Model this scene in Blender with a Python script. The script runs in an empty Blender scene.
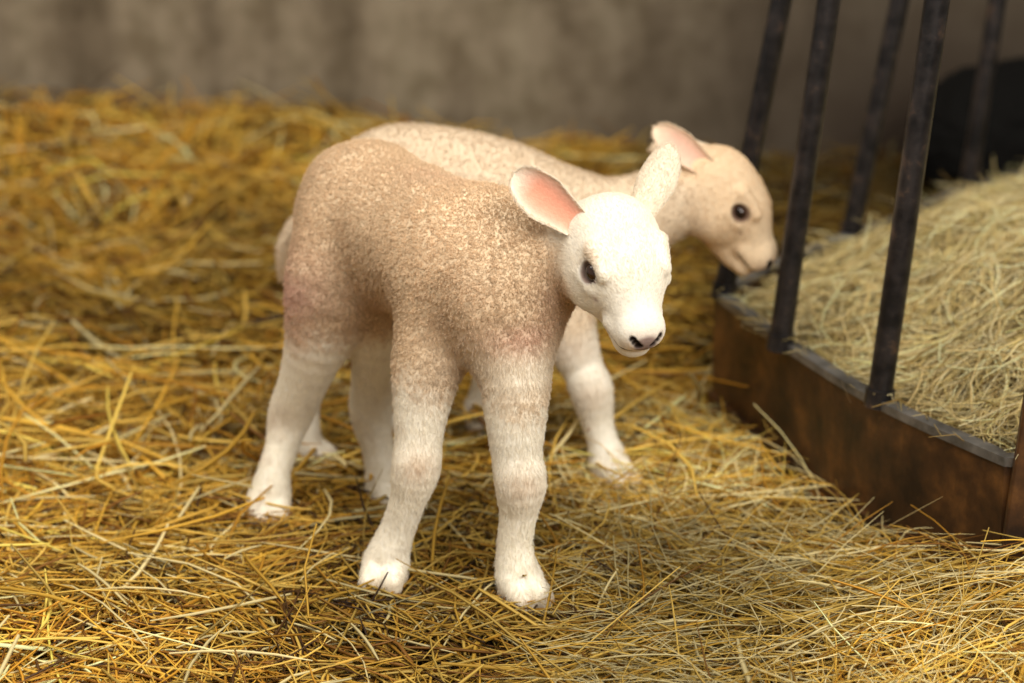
import bpy, math, numpy as np, time
from mathutils import Vector, noise as mn
from mathutils.kdtree import KDTree
T0=time.time()
rng=np.random.default_rng(7)
sc=bpy.context.scene
try:
    sc.view_settings.view_transform='Standard'; sc.view_settings.look='None'
except Exception as e: print(e)
col=sc.collection

# ------------------------------------------------------------ helpers
def link(o,parent=None):
    col.objects.link(o)
    if parent: o.parent=parent
    return o
def empty(name,loc=(0,0,0)):
    e=bpy.data.objects.new(name,None); e.empty_display_size=.1; link(e); return e
def sstep(a,b,x):
    t=np.clip((x-a)/(b-a),0,1); return t*t*(3-2*t)
def nrm(v):
    return v/np.maximum(np.linalg.norm(v,axis=-1,keepdims=True),1e-9)
def fast_mesh(name,V,Q,C=None,mat=None,smooth=True,parent=None):
    me=bpy.data.meshes.new(name)
    V=np.asarray(V,np.float32)
    me.vertices.add(len(V)); me.vertices.foreach_set('co',V.ravel())
    if not isinstance(Q,list): Q=[Q]
    idx=np.concatenate([q.ravel() for q in Q]).astype(np.int32)
    sizes=np.concatenate([np.full(len(q),q.shape[1],np.int32) for q in Q])
    starts=np.concatenate([[0],np.cumsum(sizes)[:-1]]).astype(np.int32)
    me.loops.add(len(idx)); me.polygons.add(len(sizes))
    me.polygons.foreach_set('loop_start',starts)
    me.loops.foreach_set('vertex_index',idx)
    me.update(calc_edges=True)
    me.polygons.foreach_set('use_smooth',np.full(len(sizes),smooth,dtype=bool))
    if C is not None:
        a=me.attributes.new('col','FLOAT_COLOR','POINT')
        c=np.ones((len(V),4),np.float32); c[:,:3]=C
        a.data.foreach_set('color',c.ravel())
    me.validate()
    if mat: me.materials.append(mat)
    return link(bpy.data.objects.new(name,me),parent)

# ------------------------------------------------------------ materials
def newmat(name):
    m=bpy.data.materials.new(name); m.use_nodes=True
    nt=m.node_tree; b=nt.nodes['Principled BSDF']; return m,nt,b
def N(nt,t,**k):
    n=nt.nodes.new(t)
    for a,v in k.items():
        if a in n.inputs.keys(): n.inputs[a].default_value=v
        else: setattr(n,a,v)
    return n
def ramp(nt,stops,fac):
    r=nt.nodes.new('ShaderNodeValToRGB')
    e=r.color_ramp.elements
    while len(e)<len(stops): e.new(.5)
    for i,(p,c) in enumerate(stops):
        e[i].position=p; e[i].color=(*c,1)
    nt.links.new(fac,r.inputs[0]); return r
def attrmat(name,rough=.7,bump=0,bscale=200,spec=.3,trans=0,sheen=0,var=0.0):
    m,nt,b=newmat(name)
    a=N(nt,'ShaderNodeAttribute',attribute_name='col')
    out=a.outputs['Color']
    tc=N(nt,'ShaderNodeTexCoord')
    if var>0:
        no=N(nt,'ShaderNodeTexNoise'); no.inputs['Scale'].default_value=bscale*.6; no.inputs['Detail'].default_value=3
        nt.links.new(tc.outputs['Object'],no.inputs['Vector'])
        r=ramp(nt,[(.3,(1-var,)*3),(.65,(1+var*.4,)*3)],no.outputs['Fac'])
        mx=N(nt,'ShaderNodeMix',data_type='RGBA',blend_type='MULTIPLY'); mx.inputs[0].default_value=1
        nt.links.new(out,mx.inputs[6]); nt.links.new(r.outputs[0],mx.inputs[7]); out=mx.outputs[2]
    nt.links.new(out,b.inputs['Base Color'])
    b.inputs['Roughness'].default_value=rough
    b.inputs['Specular IOR Level'].default_value=spec
    if sheen: b.inputs['Sheen Weight'].default_value=sheen
    if bump:
        no=N(nt,'ShaderNodeTexNoise'); no.inputs['Scale'].default_value=bscale; no.inputs['Detail'].default_value=4
        nt.links.new(tc.outputs['Object'],no.inputs['Vector'])
        bp=N(nt,'ShaderNodeBump'); bp.inputs['Strength'].default_value=bump; bp.inputs['Distance'].default_value=.003
        nt.links.new(no.outputs['Fac'],bp.inputs['Height']); nt.links.new(bp.outputs[0],b.inputs['Normal'])
    if trans:
        tr=N(nt,'ShaderNodeBsdfTranslucent'); nt.links.new(out,tr.inputs[0])
        ms=N(nt,'ShaderNodeMixShader'); ms.inputs[0].default_value=trans
        nt.links.new(b.outputs[0],ms.inputs[1]); nt.links.new(tr.outputs[0],ms.inputs[2])
        nt.links.new(ms.outputs[0],nt.nodes['Material Output'].inputs[0])
    return m
M_skin=attrmat('lamb_fleece_skin',.9,.25,320,.1,var=.08)
M_fur=attrmat('lamb_fur',.95,0,200,.02,trans=.25)
M_straw=attrmat('straw',.5,0,200,.3,trans=.12)
M_hay=attrmat('hay',.6,0,200,.25,trans=.15)
M_eye=attrmat('eye_glossy',.04,0,200,.6)

# ------------------------------------------------------------ SDF modelling
class Grid:
    def __init__(s,lo,hi,h):
        s.h=h; s.o=np.array(lo,float); n=np.ceil((np.array(hi)-s.o)/h).astype(int)+1
        s.ax=[(s.o[i]+h*np.arange(n[i])).astype(np.float32) for i in range(3)]
        s.F=np.full(n,.06,np.float32)
    def reg(s,lo,hi):
        sl=[]
        for i in range(3):
            a=int(np.clip(math.floor((lo[i]-s.o[i])/s.h),0,s.F.shape[i])); b=int(np.clip(math.ceil((hi[i]-s.o[i])/s.h)+1,0,s.F.shape[i]))
            if b<=a: return None,None,None,None
            sl.append(slice(a,b))
        return tuple(sl),s.ax[0][sl[0]][:,None,None],s.ax[1][sl[1]][None,:,None],s.ax[2][sl[2]][None,None,:]
    def put(s,sl,d,k,sub):
        F=s.F[sl]
        if sub: 
            d=-d; h=np.maximum(k-np.abs(F-d),0)/k; s.F[sl]=np.maximum(F,d)+h*h*k*.25
        else:
            h=np.maximum(k-np.abs(F-d),0)/k; s.F[sl]=np.minimum(F,d)-h*h*k*.25
    def seg(s,X,Y,Z,a,b,ra,rb):
        ab=b-a; L=ab@ab+1e-12
        x,y,z=X-a[0],Y-a[1],Z-a[2]
        t=np.clip((x*ab[0]+y*ab[1]+z*ab[2])/L,0,1)
        return np.sqrt((x-t*ab[0])**2+(y-t*ab[1])**2+(z-t*ab[2])**2)-(ra+(rb-ra)*t)
    def prim(s,p):
        kind=p[0]
        if kind=='c':
            _,a,b,ra,rb,k,sub=p; a=np.array(a,float); b=np.array(b,float)
            pad=max(ra,rb)+.03+k
            sl,X,Y,Z=s.reg(np.minimum(a,b)-pad,np.maximum(a,b)+pad)
            if sl is None: return
            d=s.seg(X,Y,Z,a,b,ra,rb)
        elif kind=='p':       # smooth tapering limb: one polyline distance
            _,pts,k,sub=p
            pad=pts[:,3].max()+.03+k
            sl,X,Y,Z=s.reg(pts[:,:3].min(0)-pad,pts[:,:3].max(0)+pad)
            if sl is None: return
            d=None
            for a,b in zip(pts[:-1],pts[1:]):
                e=s.seg(X,Y,Z,a[:3],b[:3],a[3],b[3]); d=e if d is None else np.minimum(d,e)
        else:
            _,c,A,r,k,sub=p; c=np.array(c,float); r=np.array(r,float)
            pad=r.max()+.03+k
            sl,X,Y,Z=s.reg(c-pad,c+pad)
            if sl is None: return
            x,y,z=X-c[0],Y-c[1],Z-c[2]
            k0=0;k1=0
            for i in range(3):
                q=(x*A[i][0]+y*A[i][1]+z*A[i][2])/r[i]
                k0=k0+q*q; k1=k1+(q/r[i])**2
            k0=np.sqrt(k0);k1=np.sqrt(k1)+1e-6
            d=k0*(k0-1)/k1
        s.put(sl,d.astype(np.float32),k,sub)
    def mesh(s):
        F=s.F; S=F<0; nx,ny,nz=F.shape
        cnt=np.zeros((nx-1,ny-1,nz-1),np.int8)
        for a in (0,1):
            for b in (0,1):
                for c in (0,1): cnt+=S[a:nx-1+a,b:ny-1+b,c:nz-1+c]
        act=(cnt>0)&(cnt<8); ijk=np.argwhere(act); n=len(ijk)
        idx=np.full(act.shape,-1,np.int64); idx[act]=np.arange(n)
        acc=np.zeros((n,3)); num=np.zeros(n)
        for ax in range(3):
            o1,o2=[i for i in range(3) if i!=ax]
            for u in (0,1):
                for v in (0,1):
                    a=np.zeros(3,int); a[o1]=u;a[o2]=v; b=a.copy(); b[ax]=1
                    ia=ijk+a; ib=ijk+b
                    fa=F[ia[:,0],ia[:,1],ia[:,2]]; fb=F[ib[:,0],ib[:,1],ib[:,2]]
                    m=(fa<0)!=(fb<0); t=fa[m]/(fa[m]-fb[m])
                    pos=np.tile(a.astype(float),(m.sum(),1)); pos[:,ax]=t
                    acc[m]+=pos; num[m]+=1
        V=s.o+s.h*(ijk+acc/num[:,None])
        quads=[]
        for ax in range(3):
            b_,c_=(ax+1)%3,(ax+2)%3
            sl0=[slice(1,-1)]*3; sl1=[slice(1,-1)]*3
            sl0[ax]=slice(0,-1); sl1[ax]=slice(1,None)
            S0=S[tuple(sl0)];S1=S[tuple(sl1)]
            e=np.argwhere(S0!=S1)
            if len(e)==0: continue
            ins=S0[tuple(e.T)]
            g=e.copy(); g[:,b_]+=1; g[:,c_]+=1
            def cell(db,dc):
                q=g.copy(); q[:,b_]+=db; q[:,c_]+=dc
                return idx[q[:,0],q[:,1],q[:,2]]
            q=np.stack([cell(-1,-1),cell(0,-1),cell(0,0),cell(-1,0)],1)
            q[~ins]=q[~ins][:,::-1]
            quads.append(q)
        Q=np.concatenate(quads); Q=Q[(Q>=0).all(1)]
        return V,Q
def vnormals(V,Q):
    n=np.cross(V[Q[:,2]]-V[Q[:,0]],V[Q[:,3]]-V[Q[:,1]])
    out=np.zeros_like(V)
    for i in range(4): np.add.at(out,Q[:,i],n)
    return nrm(out)
def compact(V,Q):
    used=np.unique(Q); m=np.full(len(V),-1); m[used]=np.arange(len(used)); return V[used],m[Q],used
def pnoise(P,scale):
    out=np.empty(len(P)); 
    for i,p in enumerate(P*scale): out[i]=mn.noise(p)
    return out
def chain(pts,k=.012,sub=False):
    P=np.array(pts,float); m=len(P); out=[]
    for i in range(m-1):
        p0=P[max(i-1,0)];p1=P[i];p2=P[i+1];p3=P[min(i+2,m-1)]
        for t in np.arange(4)/4:
            out.append(.5*((2*p1)+(-p0+p2)*t+(2*p0-5*p1+4*p2-p3)*t*t+(-p0+3*p1-3*p2+p3)*t**3))
    out.append(P[-1])
    return [('p',np.array(out),k,sub)]
def hoof(fet,fwd,gz=.0,s=1.0):
    fet=np.array(fet[:3],float); fwd=nrm(np.array([fwd[0],fwd[1],0.])); sd=np.array([-fwd[1],fwd[0],0])
    out=[]
    for q in (-1,1):
        a=fet+sd*q*.007*s+np.array([0,0,-.006]); b=np.array([fet[0],fet[1],0])+fwd*.028*s+sd*q*.0115*s+np.array([0,0,gz+.012])
        h=np.array([fet[0],fet[1],0])+fwd*.0*s+sd*q*.011*s+np.array([0,0,gz+.012])
        out+=[('c',a,b,.017*s,.0125*s,.005,False),('c',a,h,.016*s,.0135*s,.005,False)]
    return out
def head_frame(f,roll=0):
    f=nrm(np.array(f,float)); z=np.array([0,0,1.]); u=nrm(z-(z@f)*f); l=np.cross(u,f)
    c,s=math.cos(roll),math.sin(roll)
    u2=u*c+l*s; l2=l*c-u*s
    return np.array([f,l2,u2])
EYE=(.038,.0390,.012)
MOUTH=[(.1165,0,-.0185),(.108,.0165,-.0200),(.094,.0250,-.0220),(.080,.0285,-.0215)]
def head_prims(c,A,s=1.0,mw=1.0):
    c=np.array(c,float)
    W=lambda x,y,z:c+s*(x*A[0]+y*A[1]+z*A[2])
    P=[('e',W(-.002,0,0),A,(.048*s,.046*s,.042*s),.02,False),
       ('e',W(.030,0,.004),A,(.046*s,.043*s,.036*s),.015,False),
       ('c',W(.045,0,-.003),W(.088,0,-.007),.0325*s,.0250*s,.016,False),
       ('c',W(.015,0,-.034),W(.080,0,-.033),.031*s,.0200*s,.014,False),
       ('e',W(.101,0,-.006),A,(.0155*s,.0228*s,.0175*s),.010,False),
       ('e',W(.094,0,-.032),A,(.0185*s,.0200*s,.0145*s),.005,False)]
    for q in (-1,1):
        P+=[('e',W(.020,q*.024,-.022),A,(.040*s,.028*s,.033*s),.015,False),
            ('c',W(.021,q*.0350,.0275),W(.052,q*.0315,.0265),.0075*s,.005*s,.010,False),
            ('c',W(.030,q*.0415,.000),W(.050,q*.0390,.002),.0055*s,.004*s,.008,False),
            ('c',W(.080,q*.019,-.015),W(.100,q*.012,-.016),.0115*s,.0105*s,.006,False)]
    for q in (-1,1):
        P+=[('e',W(EYE[0],q*(EYE[1]+.0035),EYE[2]),A,(.0112*s,.0085*s,.0084*s),.003,True),
            ('c',W(.1165,q*.0080,-.0050),W(.1120,q*.0155,.0030),.0034*s,.0024*s,.002,True)]
        mp=[(x,q*y,z) for x,y,z in MOUTH]
        for a,b in zip(mp[:-1],mp[1:]): P.append(('c',W(*a),W(*b),.0018*s*mw,.0014*s*mw,.0015,True))
    P+=[('c',W(.1210,0,-.006),W(.118,0,-.0185),.0013*s*mw,.0013*s*mw,.0015,True)]
    return P

def make_ear(base,tip,nopen,w,cup=.55,white=(.88,.77,.62),pink=(.84,.36,.24),curl=0.0,thick=.0035,narrow=.62):
    base=np.array(base,float);tip=np.array(tip,float)
    ax=nrm(tip-base); L=np.linalg.norm(tip-base); n=np.array(nopen,float); n=nrm(n-(n@ax)*ax); sd=np.cross(ax,n)
    ns,na=26,15
    V=[];C=[];FL=[]
    for i in range(ns):
        s=(i/(ns-1))
        hw=w*min(1,narrow+(1-narrow)*2.2*s)*math.sqrt(max(0,1-max(0,(s-.42)/.58)**2.3))+.0006
        cen=base+ax*L*s+n*curl*L*s*s
        for side in (0,1):
            for j in range(na):
                a=-1+2*j/(na-1)
                if side: a=-a
                w0=math.pi*.5*(.55+cup*.5*(1-.55*s)); th=a*w0
                p=cen+sd*hw*math.sin(th)/math.sin(w0)+n*hw*cup*1.5*(1-math.cos(th))
                if side: p=p-n*thick*(1-a*a*.7)
                V.append(p)
                if side==0:
                    m=max(0,1-abs(a)**2.6*1.15)*min(1,(1-s)*3.2)
                    C.append([white[k]*(1-m)+pink[k]*m for k in range(3)])
                else: C.append(white)
                FL.append(ax)
    V=np.array(V);C=np.array(C);FL=np.array(FL); R=2*na
    Q=[]
    for i in range(ns-1):
        for j in range(R):
            Q.append([i*R+j,i*R+(j+1)%R,(i+1)*R+(j+1)%R,(i+1)*R+j])
    for i0 in (0,ns-1):
        for j in range(na-1):
            Q.append([i0*R+j,i0*R+j+1,i0*R+R-2-j,i0*R+R-1-j])
    return V,np.array(Q),C,FL

def make_fur(name,V,Q,Nn,C,L,wool,flow,dens,count,parent,rad=.00023):
    a=np.linalg.norm(np.cross(V[Q[:,2]]-V[Q[:,0]],V[Q[:,3]]-V[Q[:,1]]),axis=1)*.5
    a=a*(L[Q].mean(1)>.0003)
    def sample(count,a):
        fi=rng.choice(len(Q),count,p=a/a.sum()); u=rng.random((count,1));v=rng.random((count,1)); q=Q[fi]
        w=[(1-u)*(1-v),u*(1-v),u*v,(1-u)*v]
        return lambda A:sum(w[i]*A[q[:,i]] for i in range(4))
    it=sample(count,a*dens[Q].mean(1))
    P=it(V);n=nrm(it(Nn));c=it(C);l=it(L[:,None]);wo=it(wool[:,None]);fl=it(flow)
    LR=.0026
    nl=int(a.sum()/1.0e-5); il=sample(nl,a); LC=il(V)
    kd=KDTree(nl)
    for i,p in enumerate(LC): kd.insert(p,i)
    kd.balance()
    near=np.empty(count,int); dist=np.empty(count)
    for i,p in enumerate(P):
        _,j,d=kd.find(p); near[i]=j; dist[i]=d
    cenp=LC[near]; lockr=.85+.3*rng.random(nl)
    fl=fl-(fl*n).sum(1,keepdims=True)*n
    K=6
    e1=nrm(np.cross(n,rng.normal(size=(count,3)))); e2=np.cross(n,e1)
    d=nrm(n*.40+nrm(fl+1e-6)*.95+rng.normal(size=(count,3))*.17)
    l=l*(.75+.5*rng.random((count,1)))
    ph=rng.random((count,1))*6.28
    lift=np.clip(1.25-dist/LR,.35,1.2)[:,None]*lockr[near][:,None]
    pts=np.zeros((count,K,3))
    for k in range(K):
        s=k/(K-1)
        pw=P+(cenp-P)*(.7*s*s)+n*l*lift*math.sin(s*1.5)+fl*l*.25*s*s + (e1*(np.cos(ph+s*7)-np.cos(ph))+e2*(np.sin(ph+s*7)-np.sin(ph)))*.0006
        ps=P+d*l*s-n*l*.25*s*s
        pts[:,k]=pw*wo+ps*(1-wo)-n*.0006
    cu=bpy.data.hair_curves.new(name)
    cu.add_curves([K]*count)
    cu.attributes['position'].data.foreach_set('vector',pts.astype(np.float32).ravel())
    ra=cu.attributes.get('radius') or cu.attributes.new('radius','FLOAT','POINT')
    r=np.tile(np.linspace(1,.35,K)*rad,(count,1))*(1+.35*wo)
    ra.data.foreach_set('value',r.astype(np.float32).ravel())
    at=cu.attributes.new('col','FLOAT_COLOR','POINT')
    c=c*(1+rng.normal(size=(count,1))*.05)*(1+wo*(rng.normal(size=nl)*.04)[near][:,None])
    c=c*(1-wo*.32*np.clip(dist/LR,0,1)[:,None])  # wool colour darkened towards lock edges, painting in the shade between locks
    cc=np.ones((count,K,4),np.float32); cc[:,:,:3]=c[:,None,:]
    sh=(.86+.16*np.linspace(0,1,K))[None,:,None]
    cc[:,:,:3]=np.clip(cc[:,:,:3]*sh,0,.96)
    at.data.foreach_set('color',cc.ravel())
    cu.materials.append(M_fur)
    return link(bpy.data.objects.new(name,cu),parent)

def uv_ball(c,r,colf,name,parent,mat,A=np.eye(3),n=24):
    V=[];Q=[]
    for i in range(n+1):
        th=math.pi*i/n
        for j in range(2*n):
            ph=math.pi*j/n
            V.append((math.cos(th),math.sin(th)*math.cos(ph),math.sin(th)*math.sin(ph)))
    V=np.array(V);C=np.array([colf(v) for v in V])
    for i in range(n):
        for j in range(2*n):
            a=i*2*n+j;b=i*2*n+(j+1)%(2*n)
            Q.append([a,a+2*n,b+2*n,b])
    W=np.array(c)+(V*np.array(r))@A
    return fast_mesh(name,W,np.array(Q),C,mat,True,parent)

WHITE=np.array([.93,.86,.73]); WOOL=np.array([.83,.63,.42])
def build_lamb(name,body,hc,A,hs,ears,colfun,lo,hi,furcount,hcut=-.03,eyer=1.0,mw=1.0):
    root=empty(name)
    prims=body+head_prims(hc,A,hs,mw)
    g=Grid(lo,hi,.003)
    for p in prims: g.prim(p)
    V,Q=g.mesh()
    hl=lambda P:((P-hc)@A.T)/hs
    loc=hl(V[Q].mean(1))
    isH=(loc[:,0]>hcut)&(np.linalg.norm(loc-np.array([.03,0,0]),axis=1)<.13)
    V,Q,_=compact(V,Q[~isH])
    g2=Grid(hc-np.array([.15]*3)*hs,hc+np.array([.15]*3)*hs,.0014)
    for p in prims: g2.prim(p)
    V2,Q2=g2.mesh(); loc=hl(V2[Q2].mean(1))
    isH=(loc[:,0]>hcut-.005)&(np.linalg.norm(loc-np.array([.03,0,0]),axis=1)<.132)
    V2,Q2,_=compact(V2,Q2[isH])
    Nn=np.concatenate([vnormals(V,Q),vnormals(V2,Q2)])
    Q=np.concatenate([Q,Q2+len(V)]); V=np.concatenate([V,V2])
    L=hl(V)
    ca=np.array([-.012,0,.004]); cb=np.array([.10,0,-.016]); ab=cb-ca
    t=np.clip(((L-ca)@ab)/(ab@ab),0,1); dd=np.linalg.norm(L-ca-t[:,None]*ab,axis=1)
    nz=pnoise(V,28)
    head=1-sstep(.046,.074,dd+nz*.012)
    head=np.maximum(head,sstep(.02,.05,L[:,0])*(dd<.075))
    col,wool=colfun(V,head)
    lowf=pnoise(V,16); mid=pnoise(V,60)
    V=V+Nn*((lowf*.004+mid*.0010)*wool)[:,None]
    length=.0065*(1-head)+.0042*head; length=length*(1-wool)+.0038*wool
    flow=-A[0][None,:]*head[:,None]+np.array([[0,0,-1.]])*(1-head[:,None])
    def near(c,r0,r1):
        d=np.linalg.norm(L-np.array(c),axis=1); return 1-sstep(r0,r1,d)
    def mix(m,c):
        nonlocal col
        col=col*(1-m[:,None])+np.array(c)*m[:,None]
    muz=sstep(.06,.10,L[:,0]); length=length*(1-muz*.45*head)
    snout=near((.112,0,-.008),.010,.028)
    mix(snout*.45,(.74,.54,.45))
    pad=near((.119,0,-.004),.010,.0155)*head
    mix(pad*.9,(.24,.16,.14))
    for q in (-1,1):
        ec_=(EYE[0],q*(EYE[1]-.002),EYE[2])
        mix(near(ec_,.0110,.0158)*.88,(.12,.055,.04))
        for tt in (0,.5,1): mix(near((.050+.010*tt,q*(.0365-.002*tt),.004-.007*tt),.001,.0050)*.65,(.28,.13,.08))
        for tt in (0,.5,1): mix(near((.1165-.0035*tt,q*(.008+.007*tt),-.0045+.0075*tt),.0034,.0056),(.012,.006,.005))
        length=np.where(near(ec_,.0115,.0150)>.3,0,length)
        mp=[np.array((x,q*y,z)) for x,y,z in MOUTH]
        for a_,b_ in zip(mp[:-1],mp[1:]):
            for tt in np.linspace(0,1,10):
                m=near(a_*(1-tt)+b_*tt,.0018*mw,.0046*mw); mix(m*.85,(.06,.03,.024)); length=np.where(m>.15,0,length)
    for tt in np.linspace(0,1,6):
        m=near((.1205-.0025*tt,0,-.006-.0125*tt),.0008,.003); mix(m*.8,(.05,.025,.02))
    length=np.where(pad>.3,0,length)
    hoofm=(1-sstep(.014,.026,V[:,2]))
    mix(hoofm*.6,(.55,.42,.26)); length=np.where(hoofm>.85,0,length)
    woolf=wool*(1-head)
    EV,EQ,EC,EF,EN=[],[],[],[],[]
    off=len(V)
    for e in ears:
        v,q,c,fl=make_ear(**e); n=vnormals(v,q)
        if ((v[15+7+30*8]-v[7+30*8])@n[15+7+30*8])<0: q=q[:,::-1]; n=-n
        EV.append(v);EQ.append(q+off);EC.append(c);EF.append(fl);EN.append(n);off+=len(v)
    nv=len(V)
    V=np.concatenate([V]+EV);Q=np.concatenate([Q]+EQ);col=np.concatenate([col]+EC);flow=np.concatenate([flow]+EF);Nn=np.concatenate([Nn]+EN)
    ne=len(V)-nv
    edge=np.concatenate([np.abs((np.arange(len(v))%30)-7)/7. for v in EV])
    inner=np.concatenate([(np.arange(len(v))%30)<15 for v in EV])
    length=np.concatenate([length,np.where(inner,np.where(edge>.75,.005,0),.0045)]);woolf=np.concatenate([woolf,np.zeros(ne)])
    dens=1+1.5*np.concatenate([head,np.ones(ne)])+.25*(1-woolf)
    fast_mesh('body',V,Q,col,M_skin,True,root)
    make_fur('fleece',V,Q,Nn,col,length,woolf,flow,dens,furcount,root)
    for q,nm in ((-1,'eye_right'),(1,'eye_left')):
        c=hc+hs*(EYE[0]*A[0]+q*(EYE[1]-.0058)*A[1]+EYE[2]*A[2])
        E=np.array([A[1]*q,A[0],A[2]])
        def ec(v):
            if abs(v[2])<.25 and abs(v[1])<.5 and v[0]>0: return (.003,.003,.004)
            if v[0]>.4: return (.035,.014,.007)
            return (.05,.025,.02)
        uv_ball(c,(.0104*hs*eyer,.0108*hs*eyer,.0094*hs*eyer),ec,nm,root,M_eye,E)
    return root

# ------------------------------------------------------------ LAMB 1
def colfun1(V,head):
    nz=pnoise(V,22); nf=pnoise(V,9); ns=pnoise(V,170); n3=pnoise(V,45)
    z=V[:,2]+nz*.020+ns*.022
    wl=sstep(.205,.250,z)
    chest=np.exp(-(((V-np.array([.02,2.34,.262]))/np.array([.09,.09,.035]))**2).sum(1))
    wl=wl*(1-.85*chest)
    c=WHITE*(1-wl[:,None])+WOOL*wl[:,None]
    dirt=np.clip(n3*.9+ns*.5-.22,0,1)*(1-sstep(.26,.30,V[:,2]))
    c=c*(1-dirt[:,None]*.5)+np.array([.52,.40,.28])*dirt[:,None]*.5
    def blob(p,r,cc,s):
        nonlocal c
        m=s*np.exp(-(((V-np.array(p))/np.array(r))**2).sum(1))*(.75+.5*nz+.4*ns); m=np.clip(m,0,1)
        c=c*(1-m[:,None])+np.array(cc)*m[:,None]
    blob((-.245,2.60,.280),(.045,.06,.045),(.80,.48,.40),.8)
    blob((-.085,2.52,.455),(.06,.05,.02),(.78,.50,.43),.6)
    blob((.03,2.35,.300),(.06,.06,.018),(.74,.44,.32),.6)
    blob((.045,2.37,.34),(.025,.06,.04),(.76,.49,.35),.4)
    blob((-.100,2.385,.150),(.018,.030,.018),(.62,.45,.30),.8)
    blob((.012,2.343,.143),(.022,.030,.019),(.62,.45,.30),.8)
    blob((-.085,2.39,.235),(.030,.03,.020),(.55,.42,.31),.35)
    blob((-.27,2.63,.12),(.02,.04,.02),(.62,.46,.33),.3)
    blob((-.05,2.38,.33),(.05,.06,.06),(.70,.48,.31),.3)
    blob((-.15,2.56,.30),(.09,.05,.05),(.68,.46,.31),.35)
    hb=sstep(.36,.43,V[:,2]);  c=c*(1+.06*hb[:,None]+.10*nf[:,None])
    c=c*(1-head[:,None])+np.array([.91,.84,.72])*head[:,None]
    return c,wl*(1-head)
d1=np.array([.55,-.835,0.]); B1=np.array([d1,[.835,.55,0],[0,0,1.]])
body1=[('e',(-.163,2.655,.350),B1,(.092,.073,.088),.04,False),
       ('e',(-.10,2.555,.350),B1,(.120,.076,.081),.05,False),
       ('e',(-.040,2.465,.342),B1,(.090,.075,.082),.05,False),
       ('e',(-.005,2.405,.328),B1,(.055,.064,.060),.04,False)]
body1+=chain([(-.03,2.46,.362,.062),(.01,2.425,.370,.058),(.05,2.40,.382,.050),(.092,2.375,.393,.042)],.035)
body1+=chain([(-.205,2.725,.375,.016),(-.215,2.752,.33,.015),(-.218,2.755,.25,.013),(-.215,2.75,.20,.011)],.012)
KK=.03
body1+=chain([(-.062,2.455,.33,.046),(-.086,2.432,.265,.038),(-.096,2.424,.20,.0280),(-.099,2.420,.168,.0245),(-.102,2.415,.139,.0252),(-.110,2.420,.105,.0190),(-.122,2.428,.068,.0180),(-.133,2.430,.038,.0222)],KK)
body1+=hoof((-.136,2.428,.034),(-.15,-1))
body1+=chain([(-.012,2.42,.33,.044),(.001,2.393,.265,.039),(.004,2.382,.20,.0300),(.005,2.379,.168,.0258),(.009,2.373,.139,.0262),(.007,2.379,.105,.0195),(.003,2.384,.068,.0182),(.005,2.384,.038,.0225)],KK)
body1+=hoof((.008,2.381,.034),(.45,-.8))
body1+=chain([(-.165,2.66,.36,.066),(-.196,2.610,.300,.054),(-.213,2.615,.240,.040),(-.237,2.640,.17,.028),(-.256,2.662,.120,.0255),(-.266,2.654,.085,.0192),(-.275,2.640,.058,.0182),(-.279,2.632,.038,.0220)],.03)
body1+=[('c',(-.263,2.678,.135),(-.259,2.672,.112),.011,.012,.012,False)]
body1+=hoof((-.281,2.628,.034),(.1,-.9))
body1+=chain([(-.130,2.69,.34,.056),(-.137,2.635,.275,.042),(-.147,2.645,.215,.033),(-.160,2.677,.15,.0260),(-.165,2.692,.110,.0245),(-.158,2.688,.07,.0182),(-.150,2.682,.036,.0212)],.03)
body1+=hoof((-.149,2.680,.034),(.5,-.85))
H1=head_frame((.26,-.66,-.70),-.05); hs1=1.015; hc1=np.array([.102,2.352,.4035])
def HW(c,A,s,x,y,z): return c+s*(x*A[0]+y*A[1]+z*A[2])
b_l=HW(hc1,H1,hs1,-.018,-.036,.012); b_r=HW(hc1,H1,hs1,-.018,.027,.012)
ears1=[dict(base=b_l,tip=(.002,2.368,.470),nopen=(.15,-.9,-.05),w=.0225,cup=.5),
       dict(base=b_r,tip=(.160,2.392,.494),nopen=(.50,.85,.1),w=.0205,cup=.5)]
build_lamb('lamb',body1,hc1,H1,hs1,ears1,colfun1,(-.34,2.20,-.01),(.22,2.82,.50),290000)
print('lamb1',time.time()-T0)

# ------------------------------------------------------------ LAMB 2
def colfun2(V,head):
    nz=pnoise(V,22); z=V[:,2]+nz*.02
    wl=sstep(.175,.21,z)
    c=WHITE*.95*(1-wl[:,None])+np.array([.80,.64,.46])*wl[:,None]
    def b(p,r,s,cc):
        nonlocal c
        m=np.exp(-(((V-np.array(p))/np.array(r))**2).sum(1))*s
        c=c*(1-m[:,None])+np.array(cc)*m[:,None]
    b((.07,2.76,.17),(.04,.05,.02),.4,(.6,.4,.25))
    b((.095,2.73,.118),(.025,.03,.02),.5,(.6,.44,.3))
    c=c*(1-head[:,None])+np.array([.82,.62,.41])*head[:,None]
    return c,wl*(1-head)
d2=nrm(np.array([.99,-.10,0.])); B2=np.array([d2,[-d2[1],d2[0],0],[0,0,1.]])
body2=[('e',(-.150,2.87,.318),B2,(.088,.074,.086),.04,False),
       ('e',(-.085,2.862,.324),B2,(.115,.080,.090),.05,False),
       ('e',(.005,2.845,.300),B2,(.105,.076,.086),.05,False),
       ('e',(.055,2.835,.275),B2,(.06,.062,.065),.04,False)]
body2+=chain([(.04,2.84,.285,.064),(.10,2.838,.298,.056),(.16,2.842,.316,.048),(.222,2.850,.345,.042)],.035)
body2+=chain([(-.225,2.88,.32,.014),(-.262,2.88,.290,.011),(-.276,2.88,.260,.011),(-.280,2.88,.225,.008)],.012)
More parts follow.
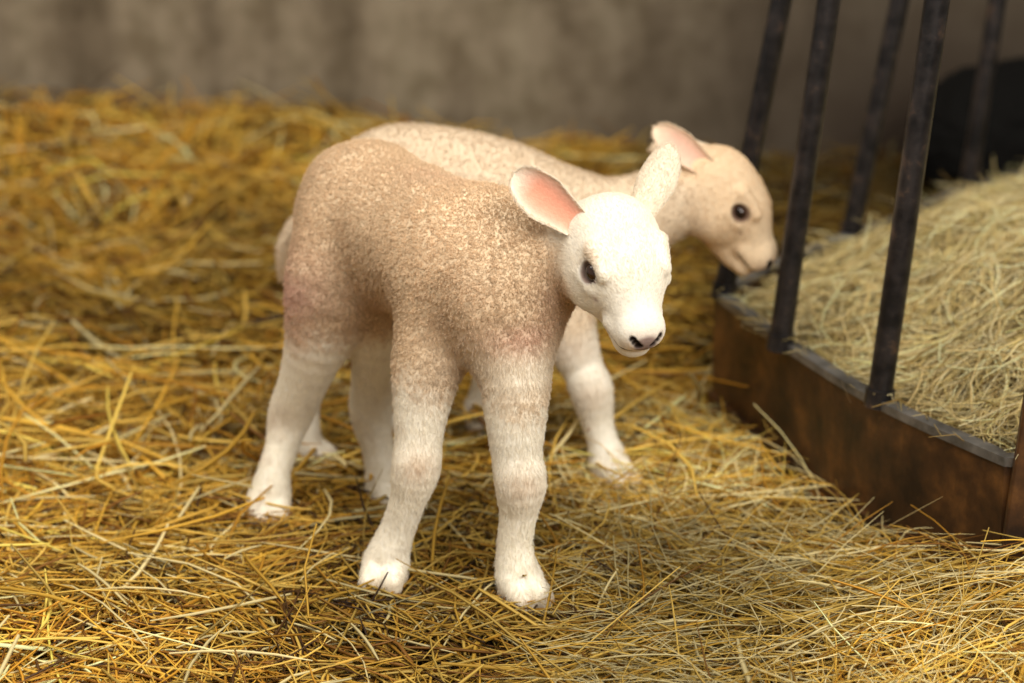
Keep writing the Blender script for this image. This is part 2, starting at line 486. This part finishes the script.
body2+=chain([(.035,2.81,.27,.050),(.055,2.79,.215,.039),(.074,2.776,.165,.0300),(.085,2.770,.14,.0245),(.095,2.756,.117,.0255),(.102,2.755,.080,.0192),(.109,2.750,.055,.0182),(.114,2.745,.038,.0220)],.03)
body2+=hoof((.118,2.740,.034),(.6,-.8))
body2+=chain([(.03,2.885,.25,.048),(-.005,2.90,.17,.030),(-.02,2.912,.11,.025),(-.034,2.925,.06,.019),(-.042,2.93,.036,.021)],.03)
body2+=hoof((-.042,2.93,.034),(1,-.1))
body2+=chain([(-.165,2.835,.29,.058),(-.180,2.82,.235,.042),(-.225,2.838,.16,.028),(-.255,2.85,.11,.0245),(-.257,2.835,.07,.019),(-.257,2.820,.036,.021)],.03)
body2+=hoof((-.257,2.818,.034),(.9,-.2))
body2+=chain([(-.14,2.905,.29,.060),(-.140,2.915,.235,.044),(-.165,2.935,.16,.030),(-.18,2.945,.11,.0250),(-.17,2.94,.07,.019),(-.162,2.94,.036,.021)],.03)
body2+=hoof((-.162,2.94,.034),(.9,-.2))
H2=head_frame((.54,-.17,-.82)); hs2=.98
hc2=np.array([.271,2.800,.325])-hs2*(EYE[0]*H2[0]-EYE[1]*H2[1]+EYE[2]*H2[2])
e2b=HW(hc2,H2,hs2,-.028,-.032,.004); e2l=HW(hc2,H2,hs2,-.034,.022,.000)
tan=(.84,.68,.50)
ears2=[dict(base=e2b,tip=(.170,2.842,.420),nopen=(.25,-.9,.1),w=.018,cup=.6,white=tan,pink=(.82,.50,.38)),
       dict(base=e2l,tip=(.170,2.925,.375),nopen=(.8,.3,.1),w=.018,cup=.6,white=tan)]
build_lamb('lamb.001',body2,hc2,H2,hs2,ears2,colfun2,(-.34,2.66,-.01),(.42,3.02,.46),120000,eyer=.88,mw=.5)
print('lamb2',time.time()-T0)

# ------------------------------------------------------------ BLACK SHEEP (lying)
def black_sheep():
    root=empty('black_sheep')
    A=np.eye(3)
    P=[('e',(1.16,4.18,.17),A,(.24,.15,.17),.05,False),('e',(1.02,4.17,.16),A,(.13,.14,.15),.05,False),
       ('e',(1.33,4.17,.18),A,(.14,.13,.16),.05,False),
       ('c',(1.38,4.14,.22),(1.47,4.08,.33),.075,.055,.03,False),
       ('c',(1.47,4.08,.345),(1.54,4.0,.29),.05,.028,.02,False),
       ('c',(1.44,4.12,.37),(1.38,4.17,.38),.016,.010,.01,False),('c',(1.49,4.05,.37),(1.53,4.12,.39),.016,.010,.01,False),
       ('c',(1.36,4.05,.07),(1.46,4.0,.03),.035,.022,.02,False),('c',(1.46,4.0,.03),(1.38,3.97,.025),.022,.02,.02,False),
       ('c',(1.02,4.05,.08),(1.15,4.01,.03),.05,.024,.02,False),('c',(1.15,4.01,.03),(1.05,3.98,.022),.022,.02,.02,False)]
    g=Grid((.82,3.88,-.02),(1.62,4.4,.45),.007)
    for p in P: g.prim(p)
    V,Q=g.mesh(); n=vnormals(V,Q); V=V+n*(pnoise(V,30)*.008+pnoise(V,80)*.004)[:,None]
    V=V*np.array([1,1,.80])+np.array([-.19,0,.0])
    C=np.tile(np.array([.005,.0045,.004]),(len(V),1))
    fast_mesh('body',V,Q,C,M_skin,True,root)
black_sheep()

# ------------------------------------------------------------ GROUND
waves=[(rng.uniform(8,45),rng.uniform(0,6.28),rng.uniform(0,6.28)) for _ in range(26)]
def lump(x,y):
    s=0
    for k,a,p in waves: s=s+np.sin(k*(x*math.cos(a)+y*math.sin(a))+p)*(12/k)**.6
    return s/5.0
def ground(x,y):
    h=.105*sstep(3.75,4.5,y)*sstep(.45,-.75,x)
    h=h+.05*np.exp(-(((x-.60)/.20)**2+((y-2.30)/.20)**2))
    h=h+lump(x,y)*(.006+.018*sstep(2.9,3.8,y)*sstep(.5,.1,x))
    h=h+.012*sstep(-.4,-.9,x)
    return h-.012
xs=np.linspace(-3.2,3.2,321); ys=np.linspace(0.2,4.62,240)
X,Y=np.meshgrid(xs,ys,indexing='ij'); V=np.stack([X,Y,ground(X,Y)-.008],-1).reshape(-1,3)
i,j=np.meshgrid(np.arange(320),np.arange(239),indexing='ij'); a=(i*240+j).ravel(); Q=np.stack([a,a+240,a+241,a+1],1)
m,nt,b=newmat('trampled_straw_ground')
tc=N(nt,'ShaderNodeTexCoord'); no=N(nt,'ShaderNodeTexNoise'); no.inputs['Scale'].default_value=40; no.inputs['Detail'].default_value=6
nt.links.new(tc.outputs['Object'],no.inputs['Vector'])
r=ramp(nt,[(.3,(.035,.016,.004)),(.6,(.11,.055,.010)),(.8,(.22,.12,.02))],no.outputs['Fac'])
nt.links.new(r.outputs[0],b.inputs['Base Color']); b.inputs['Roughness'].default_value=.9
bp=N(nt,'ShaderNodeBump'); bp.inputs['Distance'].default_value=.01; nt.links.new(no.outputs['Fac'],bp.inputs['Height']); nt.links.new(bp.outputs[0],b.inputs['Normal'])
fast_mesh('floor',V,Q,None,m,True)

# ------------------------------------------------------------ STRANDS
def strands(name,PT,w,C,mat,flat=.5,parent=None):
    n,K,_=PT.shape
    t=np.gradient(PT,axis=1); t=nrm(t)
    up=np.tile(np.array([0,0,1.]),(n,1))+rng.normal(size=(n,3))*.45
    sd=nrm(np.cross(t,up[:,None,:])); nn=np.cross(sd,t)
    tap=np.ones(K); tap[-1]=.45; tap[0]=.7
    V=np.zeros((n,K,3,3))
    for i in range(3):
        a=2*math.pi*i/3+math.pi/2
        V[:,:,i]=PT+(sd*math.cos(a)+nn*math.sin(a)*flat)*(w[:,None,None]*tap[None,:,None])
    base=(np.arange(n)*K*3)[:,None,None]; kk=(np.arange(K-1)*3)[None,:,None]; ii=np.arange(3)[None,None,:]; jn=(ii+1)%3
    Q=np.stack([base+kk+ii,base+kk+jn,base+kk+3+jn,base+kk+3+ii],-1).reshape(-1,4)
    CC=np.repeat(C[:,None,:],K*3,1).reshape(-1,3)
    return fast_mesh(name,V.reshape(-1,3),Q,CC,mat,True,parent)
PAL=np.array([[.77,.44,.055],[.85,.55,.11],[.92,.75,.36],[.60,.29,.028],[.30,.125,.016],[.09,.038,.009],[.64,.42,.09]])
def inside_poly(x,y,P):
    c=np.zeros(x.shape,bool); n=len(P)
    for i in range(n):
        x1,y1=P[i];x2,y2=P[(i+1)%n]
        cond=((y1>y)!=(y2>y))&(x<(x2-x1)*(y-y1)/(y2-y1+1e-12)+x1); c^=cond
    return c
def not_feeder(PT):
    m=np.ones(len(PT),bool)
    for k in range(5): m&=~inside_poly(PT[:,k,0],PT[:,k,1],FP)
    return m
def gen_straw(n,x0,x1,y0,y1,lmin,lmax,wmin,wmax,lift,K=5,pal_p=(.29,.18,.07,.21,.13,.09,.03),spread=.9,pj=.10,upf=.07):
    cx=rng.uniform(x0,x1,n); cy=rng.uniform(y0,y1,n)
    L=rng.uniform(lmin,lmax,n)*np.where(rng.random(n)<.35,.5,1)
    th=lump(cx*.6+5,cy*.6)*2.4+rng.normal(size=n)*spread
    z0=rng.random(n)**1.3*lift
    pitch=rng.normal(size=n)*pj; up=rng.random(n)<upf; pitch=np.where(up,rng.uniform(.15,.6,n)*rng.choice([-1,1],n),pitch)
    s=np.linspace(-.5,.5,K)[None,:]
    bend=rng.normal(size=n)*.35; vb=np.abs(rng.normal(size=n))*.12
    dx=np.cos(th);dy=np.sin(th)
    lx=s*L[:,None]; ly=bend[:,None]*(s**2-.08)*L[:,None]
    x=cx[:,None]+dx[:,None]*lx-dy[:,None]*ly; y=cy[:,None]+dy[:,None]*lx+dx[:,None]*ly
    z=ground(x,y)+z0[:,None]+np.tan(pitch)[:,None]*lx-vb[:,None]*s*s*L[:,None]
    z=np.maximum(z,ground(x,y)-.004)
    w=rng.uniform(wmin,wmax,n)*np.where(rng.random(n)<.12,1.6,1)
    ci=rng.choice(len(PAL),n,p=np.array(pal_p)/sum(pal_p)); C=PAL[ci]*(1+rng.normal(size=(n,1))*.15)
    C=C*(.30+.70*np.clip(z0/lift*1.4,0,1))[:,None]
    pa=np.clip(lump(cx*.5,cy*.5+3)*.6+.90,.5,1.12)[:,None]
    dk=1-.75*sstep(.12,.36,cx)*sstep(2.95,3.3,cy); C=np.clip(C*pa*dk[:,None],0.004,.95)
    return np.stack([x,y,z],-1),w,C
ctrl=[(.514,2.38),(.411,2.572),(.330,2.80),(.264,3.035),(.40,3.25),(.54,3.42),(.72,3.66),(1.0,3.86),(1.42,3.86),(1.74,3.4),(1.66,2.75),(1.2,2.34)]
def catmull(P,n=8):
    out=[];m=len(P)
    for i in range(m):
        p0,p1,p2,p3=[np.array(P[(i+k-1)%m]) for k in range(4)]
        if i==2: p3=p2+(p2-p1)
        if i==3: p0=p1-(p2-p1)
        if i==11: p3=p2+(p2-p1)
        if i==0: p0=p1-(p2-p1)
        for t in np.arange(n)/n:
            out.append(.5*((2*p1)+(-p0+p2)*t+(2*p0-5*p1+4*p2-p3)*t*t+(-p0+3*p1-3*p2+p3)*t**3))
    return np.array(out)
FP=catmull(ctrl)
sets=[gen_straw(50000,-1.05,.95,1.75,3.25,.05,.22,.0009,.0021,.030),
      gen_straw(24000,-1.35,1.35,3.2,4.48,.06,.24,.0013,.0032,.06,pj=.2,upf=.15),
      gen_straw(3000,-1.3,.3,2.7,4.4,.12,.30,.0020,.0036,.07,pal_p=(.35,.3,.12,.15,.08,0,0),spread=1.5,pj=.16),
      gen_straw(6000,-2.9,-1.05,1.2,4.48,.08,.24,.002,.004,.03),
      gen_straw(5000,.95,2.9,1.2,4.48,.08,.24,.002,.004,.03),
      gen_straw(5000,-1.05,.95,.6,1.75,.08,.24,.002,.004,.03),
      gen_straw(1800,-1.0,.7,1.9,3.2,.10,.28,.0015,.0028,.045,pal_p=(.2,.4,.4,0,0,0,0),spread=1.6),
      gen_straw(8000,.05,.75,2.0,3.0,.05,.20,.0006,.0013,.055,pal_p=(.1,.3,.45,.05,.02,.0,.1),pj=.2,upf=.15)]
PT=np.concatenate([s[0] for s in sets]);w=np.concatenate([s[1] for s in sets]);C=np.concatenate([s[2] for s in sets])
k=not_feeder(PT)&(PT[:,:,1].max(1)<4.495); PT,w,C=PT[k],w[k],C[k]
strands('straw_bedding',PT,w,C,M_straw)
print('straw',time.time()-T0)

# ------------------------------------------------------------ FEEDER
fd=empty('hay_feeder')
def metalmat(name,stops,scale,rough,metal,bump=.3):
    m,nt,b=newmat(name); tc=N(nt,'ShaderNodeTexCoord'); no=N(nt,'ShaderNodeTexNoise')
    no.inputs['Scale'].default_value=scale; no.inputs['Detail'].default_value=8; no.inputs['Roughness'].default_value=.65
    nt.links.new(tc.outputs['Object'],no.inputs['Vector']); r=ramp(nt,stops,no.outputs['Fac'])
    nt.links.new(r.outputs[0],b.inputs['Base Color']); b.inputs['Roughness'].default_value=rough; b.inputs['Metallic'].default_value=metal
    bp=N(nt,'ShaderNodeBump'); bp.inputs['Strength'].default_value=bump; bp.inputs['Distance'].default_value=.002
    nt.links.new(no.outputs['Fac'],bp.inputs['Height']); nt.links.new(bp.outputs[0],b.inputs['Normal']); return m
M_panel=metalmat('rusty_panel',[(.35,(.018,.008,.004)),(.5,(.065,.027,.009)),(.70,(.20,.085,.022))],13,.45,.3,.6)
M_bar=metalmat('dark_steel',[(.38,(.012,.011,.012)),(.58,(.038,.032,.032)),(.74,(.14,.085,.055))],38,.36,.5)
M_rim=metalmat('worn_galvanised',[(.35,(.06,.055,.05)),(.6,(.22,.21,.20)),(.8,(.12,.06,.03))],18,.40,.5)
n=len(FP)
tg=nrm(np.roll(FP,-1,0)-np.roll(FP,1,0)); inn=np.stack([tg[:,1],-tg[:,0]],1)
cen=FP.mean(0); 
if ((cen-FP[n//2])@inn[n//2])<0: inn=-inn
def sweep(name,prof,mat):
    m=len(prof); V=[]
    for i in range(n):
        for (o,z) in prof: V.append((*(FP[i]+inn[i]*o),z))
    Q=[[i*m+j,i*m+(j+1)%m,((i+1)%n)*m+(j+1)%m,((i+1)%n)*m+j] for i in range(n) for j in range(m)]
    return fast_mesh(name,np.array(V),np.array(Q),None,mat,False,fd)
sweep('side_panel',[(0,-.03),(.008,-.03),(.008,.157),(0,.157)],M_panel)
sweep('rim',[(-.003,.155),(0,.155),(0,.159),(.015,.159),(.015,.165),(-.003,.165)],M_rim)
sweep('lower_band',[(-.006,-.02),(0,-.02),(0,.025),(-.006,.025)],M_panel)
def tube(name,pts,r,mat,cyc=False,parent=fd):
    cu=bpy.data.curves.new(name,'CURVE'); cu.dimensions='3D'; sp=cu.splines.new('POLY'); sp.points.add(len(pts)-1)
    for q,p in zip(sp.points,pts): q.co=(*p,1)
    sp.use_cyclic_u=cyc; cu.bevel_depth=r; cu.bevel_resolution=5; cu.use_fill_caps=True; cu.materials.append(mat)
    return link(bpy.data.objects.new(name,cu),parent)
bars=[((.274,3.03),.165,0),((.323,2.80),.105,0),((.411,2.58),.095,0),((.482,3.35),.165,0),((.70,3.63),.10,0),
      ((.99,3.84),.08,0),((1.4,3.85),.05,0),((1.72,3.4),.04,0),((1.65,2.76),.04,0),((1.2,2.36),.05,0)]
order=[2,1,0,3,4,5,6,7,8,9]; tops=[]
for q,((x,y),lx,ly) in enumerate(bars):
    tube('bar_%d'%(q+1),[(x,y,.155),(x+lx*.84,y,1.0)],.0138,M_bar)
    tube('foot_%d'%(q+1),[(x,y,.155),(x+lx*.018,y,.176)],.0165,M_bar)
for q in order: (x,y),lx,_=bars[q]; tops.append((x+lx*.84,y,1.0))
tube('top_rail',tops,.017,M_bar,True)
V=[];z1=1.0
for zz,xo in ((-.03,.505),(z1,.505+.085*1.0)):
    for dx,dy in ((0,0),(.055,0.0),(.055,.012),(0,.012)): V.append((xo+dx,2.362+dy,zz))
Q=np.array([[0,1,5,4],[1,2,6,5],[2,3,7,6],[3,0,4,7],[3,2,1,0],[4,5,6,7]])
o=fast_mesh('end_plate',np.array(V),Q,None,M_panel,False,fd)
bv=o.modifiers.new('bev','BEVEL'); bv.width=.002

def edge_dist(x,y):
    d=np.full(x.shape,9.)
    for i in range(n):
        a=FP[i];b_=FP[(i+1)%n];ab=b_-a
        t=np.clip(((x-a[0])*ab[0]+(y-a[1])*ab[1])/(ab@ab),0,1)
        d=np.minimum(d,np.hypot(x-a[0]-t*ab[0],y-a[1]-t*ab[1]))
    return d
def hayh(x,y):
    d=edge_dist(x,y)
    return .128+.105*sstep(.0,.34,d)+lump(x*1.4,y*1.4)*.018*sstep(0,.1,d)
xs=np.linspace(.25,1.8,120); ys=np.linspace(2.3,3.95,120); X,Y=np.meshgrid(xs,ys,indexing='ij')
V=np.stack([X,Y,hayh(X,Y)-.012],-1).reshape(-1,3); i,j=np.meshgrid(np.arange(119),np.arange(119),indexing='ij'); a=(i*120+j).ravel()
Q=np.stack([a,a+120,a+121,a+1],1); c=V[Q].mean(1); k=inside_poly(c[:,0],c[:,1],FP)&(edge_dist(c[:,0],c[:,1])>.014)
V,Q,_=compact(V,Q[k])
hp=empty('hay_pile')
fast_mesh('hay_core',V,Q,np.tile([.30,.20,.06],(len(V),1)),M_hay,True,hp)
nh=34000
cx=rng.uniform(.25,1.7,nh*2);cy=rng.uniform(2.3,3.95,nh*2); k=inside_poly(cx,cy,FP)&((cx<1.2)|(rng.random(nh*2)<.3)); cx=cx[k][:nh];cy=cy[k][:nh]; nn_=len(cx)
K=6; L=rng.uniform(.03,.16,nn_); th=rng.uniform(0,6.28,nn_); s=np.linspace(-.5,.5,K)[None]
bend=rng.normal(size=nn_)*.9; lx=s*L[:,None]; ly=bend[:,None]*(s*s-.08)*L[:,None]
x=cx[:,None]+np.cos(th)[:,None]*lx-np.sin(th)[:,None]*ly; y=cy[:,None]+np.sin(th)[:,None]*lx+np.cos(th)[:,None]*ly
z0=rng.random(nn_)*.035; pit=rng.normal(size=nn_)*.3
z=hayh(x,y)+z0[:,None]+np.tan(pit)[:,None]*lx*.6
ins=inside_poly(x,y,FP); ed=edge_dist(x,y); deep=ins&(ed>.010)
z=np.where(deep,np.maximum(z,hayh(x,y)-.01),np.maximum(z,.168)+.006)
ok=(deep.sum(1)==K)|((deep.sum(1)>=4)&(rng.random(nn_)<.12))
HP=np.array([[.88,.68,.31],[.95,.81,.46],[.78,.61,.26],[.58,.44,.15],[.36,.23,.07]])
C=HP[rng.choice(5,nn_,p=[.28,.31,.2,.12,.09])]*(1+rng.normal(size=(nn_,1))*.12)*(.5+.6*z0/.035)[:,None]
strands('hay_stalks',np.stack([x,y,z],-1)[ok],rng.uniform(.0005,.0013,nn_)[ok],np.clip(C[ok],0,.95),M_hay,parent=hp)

# ------------------------------------------------------------ WALL
m,nt,b=newmat('stained_shaded_concrete')
tc=N(nt,'ShaderNodeTexCoord'); mp=N(nt,'ShaderNodeMapping'); mp.inputs['Scale'].default_value=(2.4,1,.5)
nt.links.new(tc.outputs['Object'],mp.inputs['Vector'])
n1=N(nt,'ShaderNodeTexNoise'); n1.inputs['Scale'].default_value=2.4; n1.inputs['Detail'].default_value=7; n1.inputs['Roughness'].default_value=.6
nt.links.new(mp.outputs[0],n1.inputs['Vector'])
r1=ramp(nt,[(.30,(.115,.082,.047)),(.50,(.25,.195,.128)),(.7,(.34,.28,.19))],n1.outputs['Fac'])
n2=N(nt,'ShaderNodeTexNoise'); n2.inputs['Scale'].default_value=14; n2.inputs['Detail'].default_value=5
nt.links.new(tc.outputs['Object'],n2.inputs['Vector'])
r2=ramp(nt,[(.35,(.62,.59,.52)),(.6,(1,1,1))],n2.outputs['Fac'])
mx=N(nt,'ShaderNodeMix',data_type='RGBA',blend_type='MULTIPLY'); mx.inputs[0].default_value=1
nt.links.new(r1.outputs[0],mx.inputs[6]); nt.links.new(r2.outputs[0],mx.inputs[7])
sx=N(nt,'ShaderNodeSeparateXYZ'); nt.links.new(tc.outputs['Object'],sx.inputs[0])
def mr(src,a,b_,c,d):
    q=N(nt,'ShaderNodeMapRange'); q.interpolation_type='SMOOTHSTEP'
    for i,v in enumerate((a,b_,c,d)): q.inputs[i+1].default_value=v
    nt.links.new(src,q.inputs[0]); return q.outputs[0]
ax_=mr(sx.outputs['X'],-.1,.75,0,1); az_=mr(sx.outputs['Z'],.55,.05,.62,1)  # shade painted into the wall colour, deepening rightwards and towards the base
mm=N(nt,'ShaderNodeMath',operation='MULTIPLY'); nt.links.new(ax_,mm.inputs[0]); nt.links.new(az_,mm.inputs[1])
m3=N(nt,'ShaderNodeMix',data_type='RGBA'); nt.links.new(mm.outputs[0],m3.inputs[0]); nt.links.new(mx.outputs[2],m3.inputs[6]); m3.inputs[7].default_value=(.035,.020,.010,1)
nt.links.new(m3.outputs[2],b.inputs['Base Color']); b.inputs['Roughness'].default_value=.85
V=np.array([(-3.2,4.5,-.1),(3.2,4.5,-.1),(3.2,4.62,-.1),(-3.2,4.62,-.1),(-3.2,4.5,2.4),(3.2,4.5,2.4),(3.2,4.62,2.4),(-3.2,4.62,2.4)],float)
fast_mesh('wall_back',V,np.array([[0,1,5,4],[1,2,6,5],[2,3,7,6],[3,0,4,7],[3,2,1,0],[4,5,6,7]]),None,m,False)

# ------------------------------------------------------------ LIGHT / CAMERA
def area(name,loc,tgt,size,energy,color):
    l=bpy.data.lights.new(name,'AREA'); l.shape='RECTANGLE'; l.size=size[0]; l.size_y=size[1]; l.energy=energy; l.color=color
    o=bpy.data.objects.new(name,l); o.location=loc; o.rotation_euler=(Vector(tgt)-Vector(loc)).to_track_quat('-Z','Y').to_euler(); link(o)
area('barn_opening_light',(1.4,-.1,2.2),(0,2.6,.2),(2.2,1.7),128,(1,.97,.90))
area('overhead_fill',(-1.0,2.2,3.0),(-.2,2.9,0),(2.4,1.8),66,(1,.96,.88))  # fill lamp added overhead to lift exposure and the left of the wall
w_=bpy.data.worlds.new('barn_ambient'); sc.world=w_; w_.use_nodes=True
w_.node_tree.nodes['Background'].inputs[0].default_value=(1,.94,.84,1); w_.node_tree.nodes['Background'].inputs[1].default_value=.39
cam=bpy.data.cameras.new('camera'); co=bpy.data.objects.new('camera',cam); link(co)
cam.sensor_width=36; cam.lens=85.0; co.location=(0,0,1); co.rotation_euler=(math.radians(90-16.6),0,0)
cam.dof.use_dof=True; cam.dof.focus_distance=2.41; cam.dof.aperture_fstop=3.2
sc.camera=co
print('done',time.time()-T0)
